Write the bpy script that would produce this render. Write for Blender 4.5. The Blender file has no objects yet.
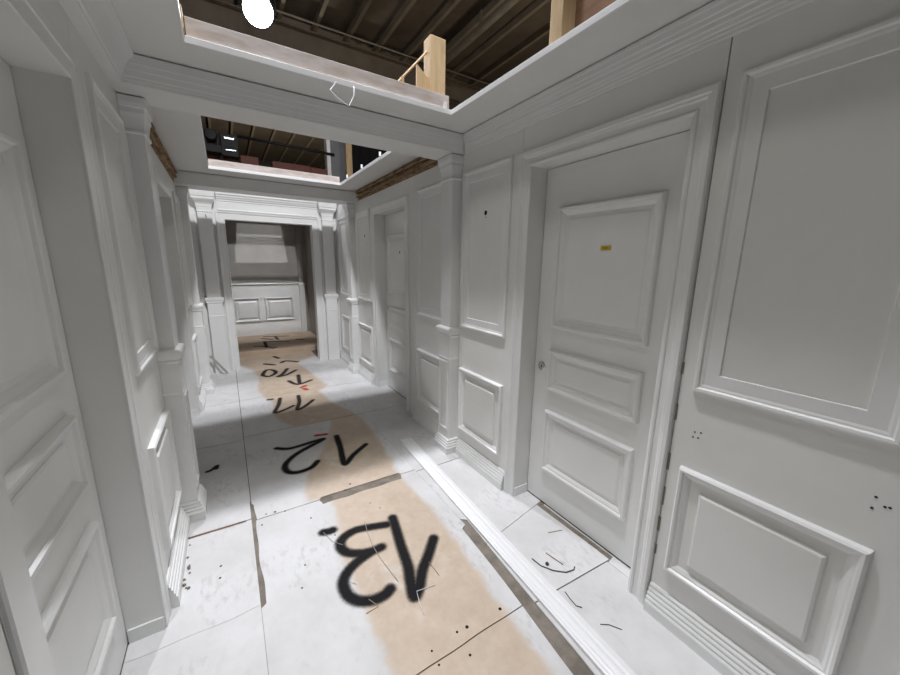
import bpy, bmesh, math, random
from mathutils import Vector, Matrix
random.seed(4)
S = bpy.context.scene
COL = S.collection
R = math.radians

# ------------------------------------------------------------------ helpers
class MB:
    def __init__(s): s.v = []; s.f = []
    def add(s, vs, fs):
        n = len(s.v); s.v += [tuple(v) for v in vs]; s.f += [tuple(i + n for i in f) for f in fs]
    def box(s, a, b, M=None):
        (x0, y0, z0), (x1, y1, z1) = a, b
        vs = [(x0,y0,z0),(x1,y0,z0),(x1,y1,z0),(x0,y1,z0),(x0,y0,z1),(x1,y0,z1),(x1,y1,z1),(x0,y1,z1)]
        if M: vs = [M(*v) for v in vs]
        s.add(vs, [(0,3,2,1),(4,5,6,7),(0,1,5,4),(1,2,6,5),(2,3,7,6),(3,0,4,7)])
        return s
    def frame(s, M, y0, y1, z0, z1, prof, fill=True):
        rings = [[M(d,y0+u,z0+u), M(d,y1-u,z0+u), M(d,y1-u,z1-u), M(d,y0+u,z1-u)] for u, d in prof]
        n = len(s.v); s.v += [p for r in rings for p in r]
        for i in range(len(rings)-1):
            for k in range(4):
                a = n+4*i+k; b = n+4*i+(k+1) % 4
                s.f.append((a, b, b+4, a+4))
        if fill: m = n+4*(len(rings)-1); s.f.append((m, m+1, m+2, m+3))
        return s
    def arch(s, M, y0, y1, z1, prof, zb=0.0):
        n = len(s.v); k = len(prof)
        for u, d in prof:
            s.v += [M(d,y0-u,zb), M(d,y0-u,z1+u), M(d,y1+u,z1+u), M(d,y1+u,zb)]
        for i in range(k):
            j = (i+1) % k
            for q in range(3):
                s.f.append((n+4*i+q, n+4*i+q+1, n+4*j+q+1, n+4*j+q))
        s.f.append(tuple(n+4*i for i in range(k))); s.f.append(tuple(n+4*i+3 for i in range(k)))
        return s
    def strip(s, M, y0, y1, prof):
        n = len(s.v); k = len(prof)
        s.v += [M(d, y0, z) for d, z in prof] + [M(d, y1, z) for d, z in prof]
        for i in range(k):
            j = (i+1) % k
            s.f.append((n+i, n+j, n+k+j, n+k+i))
        s.f.append(tuple(range(n, n+k))); s.f.append(tuple(range(n+k, n+2*k)))
        return s
    def loft(s, M, yc, levels, back=.0006):
        n = len(s.v)
        for z, hw, d in levels:
            s.v += [M(back,yc-hw,z), M(d,yc-hw,z), M(d,yc+hw,z), M(back,yc+hw,z)]
        for i in range(len(levels)-1):
            for k in range(4):
                a = n+4*i+k; b = n+4*i+(k+1) % 4
                s.f.append((a, b, b+4, a+4))
        s.f.append((n, n+1, n+2, n+3)); m = n+4*(len(levels)-1); s.f.append((m, m+1, m+2, m+3))
        return s
    def tube(s, pts, r, n=8):
        pts = [Vector(p) for p in pts]; base = len(s.v)
        for i, p in enumerate(pts):
            t = (pts[min(i+1, len(pts)-1)] - pts[max(i-1, 0)]).normalized()
            a = t.cross(Vector((0,0,1)))
            if a.length < .05: a = t.cross(Vector((1,0,0)))
            a.normalize(); b = t.cross(a)
            for k in range(n):
                w = 2*math.pi*k/n
                s.v.append(tuple(p + a*(r*math.cos(w)) + b*(r*math.sin(w))))
        for i in range(len(pts)-1):
            for k in range(n):
                q = base+i*n+k; q2 = base+i*n+(k+1) % n
                s.f.append((q, q2, q2+n, q+n))
        s.f.append(tuple(base+k for k in range(n))); s.f.append(tuple(base+(len(pts)-1)*n+k for k in range(n)))
        return s
    def lathe(s, c, ax, prof, n=20):
        c = Vector(c); ax = Vector(ax).normalized()
        a = ax.orthogonal().normalized(); b = ax.cross(a); base = len(s.v)
        for h, r in prof:
            for k in range(n):
                w = 2*math.pi*k/n
                s.v.append(tuple(c + ax*h + a*(r*math.cos(w)) + b*(r*math.sin(w))))
        for i in range(len(prof)-1):
            for k in range(n):
                q = base+i*n+k; q2 = base+i*n+(k+1) % n
                s.f.append((q, q2, q2+n, q+n))
        s.f.append(tuple(base+k for k in range(n))); s.f.append(tuple(base+(len(prof)-1)*n+k for k in range(n)))
        return s
    def prism(s, poly, z0, z1):
        n = len(s.v); k = len(poly)
        s.v += [(x,y,z0) for x,y in poly] + [(x,y,z1) for x,y in poly]
        s.f.append(tuple(range(n,n+k))); s.f.append(tuple(range(n+k,n+2*k)))
        for i in range(k):
            j = (i+1) % k; s.f.append((n+i,n+j,n+k+j,n+k+i))
        return s
    def build(s, name, mat, parent=None, bevel=0, smooth=False):
        me = bpy.data.meshes.new(name)
        o0 = Vector((0,0,0))
        if parent is not None: o0 = parent.matrix_basis.translation if parent.parent is None else parent['_w']
        vs = [Vector(v) for v in s.v]
        lo = Vector([min(v[i] for v in vs) for i in range(3)]); hi = Vector([max(v[i] for v in vs) for i in range(3)])
        org = Vector(((lo.x+hi.x)/2, (lo.y+hi.y)/2, lo.z))
        me.from_pydata([tuple(v-org) for v in vs], [], s.f)
        bm = bmesh.new(); bm.from_mesh(me)
        bmesh.ops.recalc_face_normals(bm, faces=bm.faces[:])
        if smooth:
            for f in bm.faces: f.smooth = True
        bm.to_mesh(me); bm.free()
        me.materials.append(mat)
        o = bpy.data.objects.new(name, me); COL.objects.link(o)
        o['_w'] = org
        if parent is not None:
            o.parent = parent; o.location = org - world_of(parent)
        else: o.location = org
        if bevel:
            b = o.modifiers.new('bevel', 'BEVEL'); b.width = bevel; b.segments = 2; b.limit_method = 'ANGLE'
        return o

def world_of(o): return Vector(o['_w'])

def empty(name, loc):
    o = bpy.data.objects.new(name, None); COL.objects.link(o); o.location = loc; o['_w'] = Vector(loc)
    o.empty_display_size = .1
    return o

def tag(o, label, cat, group=None, kind=None):
    o['label'] = label; o['category'] = cat
    if group: o['group'] = group
    if kind: o['kind'] = kind
    return o

def struct(o, label, cat): return tag(o, label, cat, kind='structure')

# ------------------------------------------------------------------ materials
def nt(name):
    m = bpy.data.materials.new(name); m.use_nodes = True
    t = m.node_tree; return m, t, t.nodes['Principled BSDF']

def noise(t, scale, detail=4, rough=.6, coord='Object', stretch=None):
    c = t.nodes.new('ShaderNodeTexCoord'); n = t.nodes.new('ShaderNodeTexNoise')
    n.inputs['Scale'].default_value = scale; n.inputs['Detail'].default_value = detail; n.inputs['Roughness'].default_value = rough
    if stretch:
        mp = t.nodes.new('ShaderNodeMapping'); mp.inputs['Scale'].default_value = stretch
        t.links.new(c.outputs[coord], mp.inputs['Vector']); t.links.new(mp.outputs['Vector'], n.inputs['Vector'])
    else: t.links.new(c.outputs[coord], n.inputs['Vector'])
    return n.outputs['Fac']

def ramp(t, fac, stops):
    r = t.nodes.new('ShaderNodeValToRGB'); e = r.color_ramp.elements
    while len(e) < len(stops): e.new(.5)
    for q, (p, c) in zip(e, stops):
        q.position = p; q.color = (*c, 1) if len(c) == 3 else c
    t.links.new(fac, r.inputs['Fac']); return r.outputs['Color']

def bump(t, b, fac, strength, dist=.002):
    n = t.nodes.new('ShaderNodeBump'); n.inputs['Strength'].default_value = strength; n.inputs['Distance'].default_value = dist
    t.links.new(fac, n.inputs['Height']); t.links.new(n.outputs['Normal'], b.inputs['Normal'])

def simple(name, c1, c2=None, scale=8, rough=.5, metal=0, bs=0, stretch=None, detail=4, lo=.35, hi=.65):
    m, t, b = nt(name)
    b.inputs['Roughness'].default_value = rough; b.inputs['Metallic'].default_value = metal
    if c2 is None: c2 = tuple(x*.92 for x in c1)
    f = noise(t, scale, detail, stretch=stretch)
    t.links.new(ramp(t, f, [(lo, c2), (hi, c1)]), b.inputs['Base Color'])
    if bs: bump(t, b, f, bs)
    return m

def mix(t, fac, a, b):
    n = t.nodes.new('ShaderNodeMix'); n.data_type = 'RGBA'
    for s_, v in ((n.inputs['Factor'], fac), (n.inputs['A'], a), (n.inputs['B'], b)):
        if hasattr(v, 'links') or hasattr(v, 'is_linked'): t.links.new(v, s_)
        else: s_.default_value = v if not isinstance(v, tuple) else (*v, 1)
    return n.outputs['Result']

def math_(t, op, a, b=None, c=None, clamp=False):
    n = t.nodes.new('ShaderNodeMath'); n.operation = op; n.use_clamp = clamp
    for i, v in enumerate((a, b, c)):
        if v is None: continue
        if hasattr(v, 'is_linked'): t.links.new(v, n.inputs[i])
        else: n.inputs[i].default_value = v
    return n.outputs[0]

def maprange(t, v, a, b, c=0., d=1.):
    n = t.nodes.new('ShaderNodeMapRange'); n.interpolation_type = 'SMOOTHSTEP'
    t.links.new(v, n.inputs[0])
    for i, x in enumerate((a, b, c, d)): n.inputs[1+i].default_value = x
    return n.outputs[0]

WALL = (.83, .832, .812)
M_WALL = simple('white_wall_paint', WALL, tuple(x*.955 for x in WALL), 3.0, .42, bs=.05)
M_TRIM = simple('white_trim_paint', (.85, .855, .845), (.82, .825, .815), 5, .36)
M_STRIP = simple('fresh_white_paint', (.89, .89, .905), (.87, .87, .885), 6, .35)
M_RAW = simple('raw_grey_board', (.40, .385, .36), (.35, .335, .31), 2.5, .7)
M_WOOD = simple('pine_timber', (.62, .46, .27), (.50, .35, .19), 4, .65, stretch=(9, 9, 1.2))
M_PLY = simple('brown_plywood', (.24, .13, .07), (.17, .09, .05), 4, .7, stretch=(6, 1.5, 6))
M_EDGE = simple('whitewashed_timber', (.64, .585, .565), (.50, .42, .37), 5, .6, stretch=(1.5, 4, 6))
M_LATH = simple('rough_brown_lath', (.46, .30, .17), (.10, .06, .03), 16, .8, stretch=(3, .5, 3), bs=.4)
M_SUB = simple('grey_brown_subfloor', (.27, .235, .195), (.16, .14, .115), 14, .8, detail=8)
M_PLATF = simple('tan_floor_board', (.60, .47, .36), (.50, .38, .28), 3, .6)
M_ROOF = simple('dark_roof_deck', (.105, .078, .052), (.07, .052, .036), 1.5, .8)
M_BEAM = simple('brown_steel', (.15, .12, .085), (.11, .085, .06), 2, .6)
M_PURL = simple('light_brown_steel', (.20, .16, .11), (.15, .12, .08), 2, .6)
M_HALL = simple('hall_dark_brick', (.055, .045, .038), (.035, .03, .026), 3, .9)
M_BLACK = simple('black_plastic', (.010, .010, .012), (.007, .007, .008), 8, .65)
M_DRAPE = simple('black_cloth', (.006, .006, .007), (.004, .004, .005), 8, .95)
M_SILV = simple('silver_metal', (.3, .31, .33), (.2, .21, .22), 6, .3, metal=.8)
M_CHROME = simple('chrome', (.75, .75, .74), (.6, .6, .6), 20, .22, metal=1)
M_REDB = simple('red_brown_board', (.17, .055, .038), (.13, .04, .028), 3, .65)
M_GREY = simple('grey_painted_board', (.20, .205, .22), (.17, .175, .19), 3, .6)
M_YEL = simple('yellow_sticker', (.62, .47, .03), (.55, .40, .02), 60, .5)
M_INK = simple('dark_print', (.16, .11, .01), None, 60, .6)
M_HOLE = simple('dark_hole', (.012, .011, .01), None, 10, .9)
M_TWIG = simple('dark_plastic_tie', (.06, .055, .045), (.04, .035, .03), 20, .5)
M_SPL = simple('brown_splinter', (.36, .24, .15), (.27, .17, .1), 20, .7)
M_STR = simple('white_string', (.85, .85, .86), (.78, .78, .8), 20, .6)
M_DRY = simple('dry_fibre', (.50, .43, .36), (.40, .34, .28), 20, .7)
M_STEEL = simple('conduit_steel', (.22, .19, .14), (.17, .145, .11), 4, .5)

def lens_mat(name, col, s):
    m, t, b = nt(name)
    b.inputs['Emission Color'].default_value = (*col, 1); b.inputs['Emission Strength'].default_value = s
    return m
M_LENS = lens_mat('lit_lamp_lens', (.93, .96, 1), 60)

def floor_mat():
    m, t, b = nt('scuffed_white_floor_paint')
    at = t.nodes.new('ShaderNodeAttribute'); at.attribute_name = 'tan'
    n1 = noise(t, 2.2, 6, .65, 'Object'); n2 = noise(t, 9, 8, .7, 'Object'); n3 = noise(t, 38, 5, .6, 'Object', (1, .45, 1))
    white = ramp(t, n1, [(.32, (.62, .61, .605)), (.6, (.745, .745, .75))])
    white = mix(t, math_(t, 'MULTIPLY', maprange(t, n3, .48, .68, 0, .34), maprange(t, noise(t, 3.1, 4, .6, 'Object'), .44, .62)), white, (.36, .345, .335))
    white = mix(t, maprange(t, noise(t, 17, 9, .75, 'Object', (1, .6, 1)), .56, .76, 0, .26), white, (.43, .415, .40))
    tanc = ramp(t, n2, [(.3, (.54, .425, .32)), (.68, (.66, .545, .43))])
    wob = math_(t, 'MULTIPLY_ADD', math_(t, 'SUBTRACT', n2, .5), .11, at.outputs['Fac'])
    k = maprange(t, wob, -.03, .03)
    # pale paint smears left on the tan
    sm = maprange(t, n1, .55, .72, 1, .45)
    k = math_(t, 'MULTIPLY', k, sm)
    c = mix(t, k, white, tanc)
    c = mix(t, maprange(t, n2, .66, .80, 0, .22), c, (.30, .28, .26))
    t.links.new(c, b.inputs['Base Color'])
    b.inputs['Roughness'].default_value = .5
    bump(t, b, n2, .12, .003)
    return m
M_FLOOR = floor_mat()

def spray_mat(name, col):
    m, t, b = nt(name)
    at = t.nodes.new('ShaderNodeAttribute'); at.attribute_name = 'spray'
    n = noise(t, 90, 6, .7, 'Object')
    v = math_(t, 'MULTIPLY_ADD', math_(t, 'SUBTRACT', n, .5), .5, at.outputs['Fac'])
    t.links.new(maprange(t, v, .02, .74), b.inputs['Alpha'])
    b.inputs['Base Color'].default_value = (*col, 1); b.inputs['Roughness'].default_value = .7; b.inputs['Specular IOR Level'].default_value = .12
    return m
M_SPRAY = spray_mat('black_spray_paint', (.012, .012, .013))
M_SPRAYF = spray_mat('worn_black_spray_paint', (.045, .038, .034))
M_RED = spray_mat('red_spray_paint', (.55, .05, .03))

#STROKES
PTS = {
'n13': [[(0.692,1.797,-0.0),(0.617,1.821,0.0),(0.517,1.847,0.0),(0.436,1.822,0.0),(0.407,1.77,0.0),(0.424,1.708,0.0),(0.489,1.663,0.0),(0.553,1.646,0.0),(0.6,1.647,0.0)],[(0.553,1.646,0.0),(0.465,1.621,0.0),(0.392,1.58,0.0),(0.354,1.524,0.0),(0.357,1.444,0.0),(0.398,1.387,0.0),(0.458,1.361,0.0),(0.512,1.362,0.0),(0.541,1.377,0.0)],[(0.351,1.926,0.0),(0.375,1.918,0.0),(0.4,1.917,0.0)],[(0.746,1.834,0.0),(0.724,1.723,-0.0),(0.695,1.583,0.0),(0.673,1.456,0.0),(0.643,1.362,0.0),(0.622,1.279,0.0),(0.667,1.313,0.0),(0.722,1.389,0.0),(0.798,1.463,0.0),(0.883,1.555,0.0)]],
'n12': [[(0.234,3.125,0.0),(0.317,3.067,0.0),(0.417,3.071,0.0),(0.523,3.089,0.0),(0.617,3.094,0.0),(0.497,3.024,0.0),(0.372,2.947,0.0),(0.288,2.858,0.0),(0.255,2.775,0.0),(0.271,2.692,0.0),(0.336,2.654,0.0),(0.429,2.673,0.0),(0.489,2.74,-0.0)],[(0.73,3.096,0.0),(0.706,2.886,0.0),(0.675,2.699,0.0),(0.665,2.585,0.0),(0.761,2.691,0.0),(0.908,2.81,0.0)]],
'r12': [[(0.571,3.196,0.0),(0.656,3.175,0.0)]],
'n11': [[(0.291,4.37,0.0),(0.328,4.363,0.0)],[(0.411,4.355,0.0),(0.373,4.154,0.0),(0.312,3.938,0.0),(0.403,3.966,0.0),(0.507,4.042,0.0)],[(0.607,4.342,-0.0),(0.582,4.124,-0.0),(0.526,3.904,0.0),(0.619,3.97,0.0),(0.728,4.111,0.0)]],
'arrow': [[(0.744,5.184,0.0),(0.699,4.801,0.0)],[(0.59,4.975,0.0),(0.673,4.768,0.0),(0.857,4.87,0.0)]],
'n10': [[(0.33,5.366,0.0),(0.32,5.441,0.0),(0.39,5.66,0.0),(0.472,5.599,0.0),(0.486,5.442,0.0),(0.391,5.311,0.0),(0.33,5.366,0.0)],[(0.658,5.589,0.0),(0.564,5.341,0.0),(0.492,5.241,-0.0),(0.608,5.281,0.0),(0.757,5.456,0.0)]],
'r10': [[(0.69,4.629,0.0),(0.744,4.668,0.0)],[(0.709,4.561,0.0),(0.735,4.513,0.0)]],
'far': [[(0.395,6.023,0.0),(0.513,5.899,0.0)],[(0.626,5.984,0.0),(0.703,6.059,0.0),(0.851,5.923,0.0)],[(0.57,6.438,0.0),(0.624,6.291,0.0)]],
'plat': [[(0.33,7.024,0.085),(0.431,6.97,0.085),(0.563,6.805,0.085)],[(0.514,7.326,0.085),(0.503,6.837,0.085)],[(0.506,7.357,0.085),(0.898,7.204,0.085)],[(0.498,7.679,0.085),(0.658,7.524,0.085)],[(0.549,7.873,0.085),(0.971,7.729,0.085)],[(0.74,7.743,0.085),(0.757,7.471,0.085)],[(1.067,7.308,0.085),(1.178,7.249,0.085)],[(0.585,6.713,0.085),(0.637,6.766,0.085)]],
'blk': [[(-0.249,3.004,-0.0),(-0.221,3.016,0.0),(-0.189,3.063,0.0),(-0.193,3.018,0.0)]],
'tie': [(1.265,1.152,0.0),(1.272,1.094,0.0),(1.305,1.039,0.0),(1.352,0.998,0.0),(1.4,0.987,0.0),(1.42,0.998,0.0)],
'st1': [(1.359,1.142,0.0),(1.379,1.039,0.0)],
'st2': [(1.485,1.243,0.0),(1.575,1.215,0.0)],
'lump': [(1.308,1.085,0.0)],
'cw1': [(1.26,0.924,0.0),(1.251,0.886,0.0),(1.246,0.848,0.0),(1.262,0.827,0.0)],
'cw2': [(1.266,0.734,0.0),(1.298,0.712,0.0),(1.327,0.669,0.0)],
'w1': [(0.586,1.893,0.0),(0.57,1.782,0.0),(0.562,1.67,0.0),(0.567,1.574,0.0),(0.59,1.394,0.0)],
'w2': [(0.739,1.281,0.0),(0.645,1.298,0.0),(0.629,1.237,0.0),(0.619,1.173,0.0)],
'w3': [(0.35,1.922,0.0),(0.377,1.826,0.0),(0.422,1.769,0.0)],
'w4': [(0.776,1.421,0.0),(0.781,1.372,0.0),(0.783,1.321,0.0)],
'w5': [(0.433,1.376,0.0),(0.46,1.319,0.0),(0.4,1.315,0.0)],
'spl': [(-0.33,2.266,0.0),(-0.031,2.259,0.0)],
'loop': [(0.576,1.985,2.434),(0.539,1.985,2.408),(0.579,1.985,2.377),(0.634,1.985,2.353),(0.665,1.985,2.412),(0.665,1.985,2.434)],
'lath': [(-0.274,5.76,0.271),(-0.089,5.76,0.018)],
'dots': [(0.409,2.197,0.0),(0.313,2.089,0.0),(0.08,2.27,0.0),(0.13,2.262,0.0),(0.185,2.24,0.0),(0.05,2.176,0.0),(0.403,1.87,0.0),(0.572,2.261,0.0),(0.177,1.602,0.0),(0.712,1.96,-0.0),(0.706,1.034,0.0),(0.755,1.03,0.0),(0.701,0.929,0.0),(0.576,1.023,0.0),(0.575,0.963,0.0),(0.933,1.02,0.0),(0.622,2.312,0.0),(-0.161,1.871,0.0),(-0.158,1.953,0.0),(0.215,1.737,0.0),(0.674,2.04,0.0)],
}
# ------------------------------------------------------------------ frames of reference
XR, XL, YF = 1.54, -.355, 5.88
RW = lambda d, y, z: (XR-d, y, z)
LW = lambda d, y, z: (XL+d, y+.09, z)
FW = lambda d, x, z: (x, YF-d, z)
ZS = 2.45                                   # underside of the corridor ceiling
D1, D2, DT = (.77, 1.61), (3.32, 4.16), 2.105  # door openings along the wall, and their height

# ------------------------------------------------------------------ floor
fl = MB().box((-9, -12, -.03), (12, 21, -.006)).build('floor', M_SUB)
struct(fl, 'grey brown subfloor showing in the gaps between painted sheets', 'floor')

TANP = [(.52,.2),(.45,.8),(.405,1.07),(.40,1.24),(.405,1.37),(.39,1.65),(.42,1.79),(.46,2.09),(.46,2.24),(.33,2.26),(.33,2.38),(.385,2.6),(.57,2.92),(.70,3.2),(.77,3.47),(.43,3.485),
        (.33,3.7),(.28,3.9),(.34,4.2),(.26,4.45),(.22,4.8),(.26,5.3),(.22,5.7),(.05,6.2),(.02,6.7),
        (1.25,6.7),(1.2,6.2),(.84,5.9),(.90,5.4),(.95,4.9),(.99,4.55),(.86,4.4),(.90,3.9),(1.02,3.55),(1.06,3.3),(1.03,2.8),(1.0,2.45),(.96,2.2),(1.0,1.8),(.985,1.5),(.95,1.1),(.94,.8),(.90,.2)]
def sdf(x, y, P):
    d = 9; ins = False; n = len(P)
    for i in range(n):
        x0, y0 = P[i]; x1, y1 = P[(i+1) % n]
        ex, ey = x1-x0, y1-y0; t = max(0, min(1, ((x-x0)*ex+(y-y0)*ey)/(ex*ex+ey*ey)))
        d = min(d, math.hypot(x-x0-t*ex, y-y0-t*ey))
        if (y0 > y) != (y1 > y) and x < x0+(y-y0)*ex/ey: ins = not ins
    return d if ins else -d

def sheet(label, x0, x1, y0, y1, step=.04):
    """one painted floor sheet, its four edges given as numbers or functions"""
    fx = lambda e: e if callable(e) else (lambda q: e)
    X0, X1, Y0, Y1 = fx(x0), fx(x1), fx(y0), fx(y1)
    ys, ye = Y0(.5), Y1(.5); xs, xe = X0(ys), X1(ys)
    nx = max(2, int((xe-xs)/step)); ny = max(2, int((ye-ys)/step))
    b = MB(); tv = []
    for j in range(ny+1):
        v = j/ny; yy = ys+(ye-ys)*v
        for i in range(nx+1):
            x = X0(yy)+(X1(yy)-X0(yy))*i/nx; y = Y0(x)+(Y1(x)-Y0(x))*v
            b.v.append((x, y, 0)); tv.append(sdf(x, y, TANP))
    for j in range(ny):
        for i in range(nx):
            a = j*(nx+1)+i; b.f.append((a, a+1, a+nx+2, a+nx+1))
    # rim and underside
    loop = [i for i in range(nx+1)] + [j*(nx+1)+nx for j in range(1, ny+1)] + [ny*(nx+1)+i for i in range(nx-1, -1, -1)] + [j*(nx+1) for j in range(ny-1, 0, -1)]
    n = len(b.v)
    for q in loop: x, y, z = b.v[q]; b.v.append((x, y, -.0058)); tv.append(tv[q])
    k = len(loop)
    for i in range(k):
        j = (i+1) % k; b.f.append((loop[i], n+i, n+j, loop[j]))
    b.f.append(tuple(n+i for i in range(k)))
    o = b.build('floor_sheet', M_FLOOR)
    at = o.data.attributes.new('tan', 'FLOAT', 'POINT')
    for i, q in enumerate(tv): at.data[i].value = q
    tag(o, label, 'floor sheet', 'painted floor sheets in the corridor')
    return o

def wig(c, a, f, ph=0): return lambda q: c+a*math.sin(q*f+ph)+a*.6*math.sin(q*f*2.7+1+ph)
cL = lambda y: (.021+.004*math.sin(y*9)+.003*math.sin(y*23) if y > 1.57 else .0004) if y < 2.44 else .009
cR = lambda y: 1.070-.076*(1.5-y)+.004*math.sin(y*7) if y < 1.52 else 1.1005
y2b = lambda x: 2.186+.004*math.sin(x*30) if .40 < x < .975 else 2.238
S0 = sheet('tan stained floor sheet nearest the camera, in front of the number 13', lambda y: .0004, cR, -1.2, wig(.975, .002, 9))
S13 = sheet('tan stained floor sheet carrying the big black number 13', cL, cR, wig(.981, .002, 9), y2b, .016)
S12 = sheet('tan stained floor sheet carrying the black number 12', cL, cR, lambda x: 2.266 if .40 < x < .975 else 2.244, wig(3.475, .004, 6), .016)
S11 = sheet('tan stained floor sheet carrying the black number 11', .010, cR, wig(3.483, .004, 6), wig(4.49, .003, 6))
S10 = sheet('tan stained floor sheet with number 10 and an arrow, running into the doorway', .010, lambda y: 1.1005 if y < 5.9 else 1.184, wig(4.496, .003, 6), 6.598)
lL = lambda y: -.001 if y < 2.44 else .004
LS = [sheet('plain white floor sheet at the left recessed door', -.478, lL, -1.2, wig(1.6045, .006, 8)),
      sheet('white floor sheet along the left reeded base, beside the long brown gap', lambda y: -.478 if y < 1.697 else -.40, lL, wig(1.606, .006, 8), wig(2.262, .003, 8)),
      sheet('white floor sheet with a black paint squiggle beside the left pilaster', -.40, lL, wig(2.270, .003, 8), wig(3.43, .004, 8)),
      sheet('white floor sheet at the second door on the left', -.47, lL, wig(3.437, .004, 8), wig(4.47, .003, 8)),
      sheet('dusty white floor sheet under the leaning grey lath by the portal', -.40, .004, wig(4.476, .003, 8), 5.90)]
rL = lambda y: 1.138-.076*(1.5-y)+.003*math.sin(y*11) if y < 1.52 else 1.1015
RS = [sheet('white floor sheet at the nearest right wall panel, lower right corner', rL, 1.60, -1.2, lambda x: .945-.05*(x-1.3)),
      sheet('white floor sheet with twigs in front of the right door', rL, lambda y: 1.618+.005*math.sin(y*14), lambda x: .952-.05*(x-1.3), lambda x: 1.41+.2*(x-1.35)),
      sheet('white floor sheet along the right reeded base beyond the door', rL, lambda y: 1.663 if y < 1.6 else 1.60, lambda x: 1.414+.2*(x-1.35), wig(2.21, .003, 8)),
      sheet('white floor sheet under the far end of the loose white moulding', rL, 1.60, wig(2.217, .003, 8), wig(3.47, .004, 8)),
      sheet('white floor sheet before the second door on the right', rL, 1.663, wig(3.477, .004, 8), wig(4.49, .003, 8)),
      sheet('white floor sheet in the far right corner by the portal', rL, 1.60, wig(4.497, .003, 8), 5.90)]
# narrow strip of white left at the foot of the near right door
o = MB().prism([(1.654,1.44),(1.664,1.44),(1.664,.80),(1.603,.80),(1.603,.925),(1.657,.935),(1.656,1.1),(1.653,1.3)], -.0058, -.0005).build('floor_sheet', M_FLOOR)
o.data.attributes.new('tan', 'FLOAT', 'POINT'); o.data.attributes['tan'].data.foreach_set('value', [-1.0]*len(o.data.vertices))
tag(o, 'torn white sliver of floor sheet at the sill of the right door', 'floor sheet', 'painted floor sheets in the corridor')

def paint(name, strokes, rad, mat, parent, label, z=.0006):
    """sprayed writing: a fine sheet of paint lying on the floor, thinning out at its edges"""
    segs = []
    for st in strokes:
        # smooth the stroke
        P = [Vector(p[:2]) for p in st]
        Q = []
        for i in range(len(P)-1):
            p0 = P[max(i-1,0)]; p1 = P[i]; p2 = P[i+1]; p3 = P[min(i+2,len(P)-1)]
            for k in range(4):
                t = k/4
                Q.append(.5*((2*p1)+(p2-p0)*t+(2*p0-5*p1+4*p2-p3)*t*t+(3*p1-p0-3*p2+p3)*t**3))
        Q.append(P[-1])
        segs += [(Q[i], Q[i+1]) for i in range(len(Q)-1)]
    c = rad/3.2; m = rad*1.5
    xs = [p.x for s in segs for p in s]; ys = [p.y for s in segs for p in s]
    x0, y0 = min(xs)-m, min(ys)-m; nx = int((max(xs)+m-x0)/c)+1; ny = int((max(ys)+m-y0)/c)+1
    D = {}
    for a, b in segs:
        e = b-a; L = max(e.length_squared, 1e-9)
        for i in range(max(0, int((min(a.x,b.x)-m-x0)/c)), min(nx, int((max(a.x,b.x)+m-x0)/c)+1)+1):
            for j in range(max(0, int((min(a.y,b.y)-m-y0)/c)), min(ny, int((max(a.y,b.y)+m-y0)/c)+1)+1):
                p = Vector((x0+i*c, y0+j*c)); t = max(0, min(1, (p-a).dot(e)/L))
                d = (p-a-e*t).length
                if d < D.get((i, j), 9): D[(i, j)] = d
    mb = MB(); idx = {}; val = []
    for (i, j), d in D.items():
        if all((i+a, j+b) in D for a, b in ((1,0),(0,1),(1,1))):
            q = [(i,j),(i+1,j),(i+1,j+1),(i,j+1)]
            if min(D[k] for k in q) > m: continue
            f = []
            for k in q:
                if k not in idx:
                    idx[k] = len(mb.v); mb.v.append((x0+k[0]*c, y0+k[1]*c, z)); val.append(max(0, 1-D[k]/m))
                f.append(idx[k])
            mb.f.append(tuple(f))
    o = mb.build(name, mat, parent)
    for pl in o.data.polygons:
        if pl.normal.z < 0: o.data.flip_normals(); break
    at = o.data.attributes.new('spray', 'FLOAT', 'POINT')
    for i, v in enumerate(val): at.data[i].value = v
    if label: o['label'] = label
    return o
paint('painted_number', PTS['n13'], .029, M_SPRAY, S13, 'black spray painted number 13 with a dot, upside down')
paint('painted_number', PTS['n12'], .024, M_SPRAY, S12, 'black spray painted number 12, upside down')
paint('painted_dash', PTS['r12'], .020, M_RED, S12, 'short red spray dash above the number 12')
paint('painted_number', PTS['n11'], .022, M_SPRAYF, S11, 'thin black painted number 11 with a dot')
paint('painted_arrow', PTS['arrow'], .025, M_SPRAYF, S10, 'black painted arrow pointing towards the camera')
paint('painted_number', PTS['n10'], .027, M_SPRAYF, S10, 'black painted number 10')
paint('painted_dash', PTS['r10'], .024, M_RED, S10, 'faded red marks before the arrow')
paint('painted_scribble', PTS['far'], .030, M_SPRAYF, S10, 'black scribbles beside the doorway step')
paint('painted_squiggle', PTS['blk'], .016, M_SPRAY, LS[2], 'small black paint squiggle')
for i, (x, y, z) in enumerate(PTS['dots']):
    par = S13 if .981 < y < 2.19 and x > .045 else S12 if y > 2.24 and x > .045 else S0 if y < .97 else LS[1] if y < 2.25 else LS[2]
    r = random.choice((.005, .006, .008))
    MB().lathe((x, y, .0002), (0,0,1), [(0, r), (.0012, r*.7)], 8).build('screw_head', M_HOLE, par)

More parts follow.
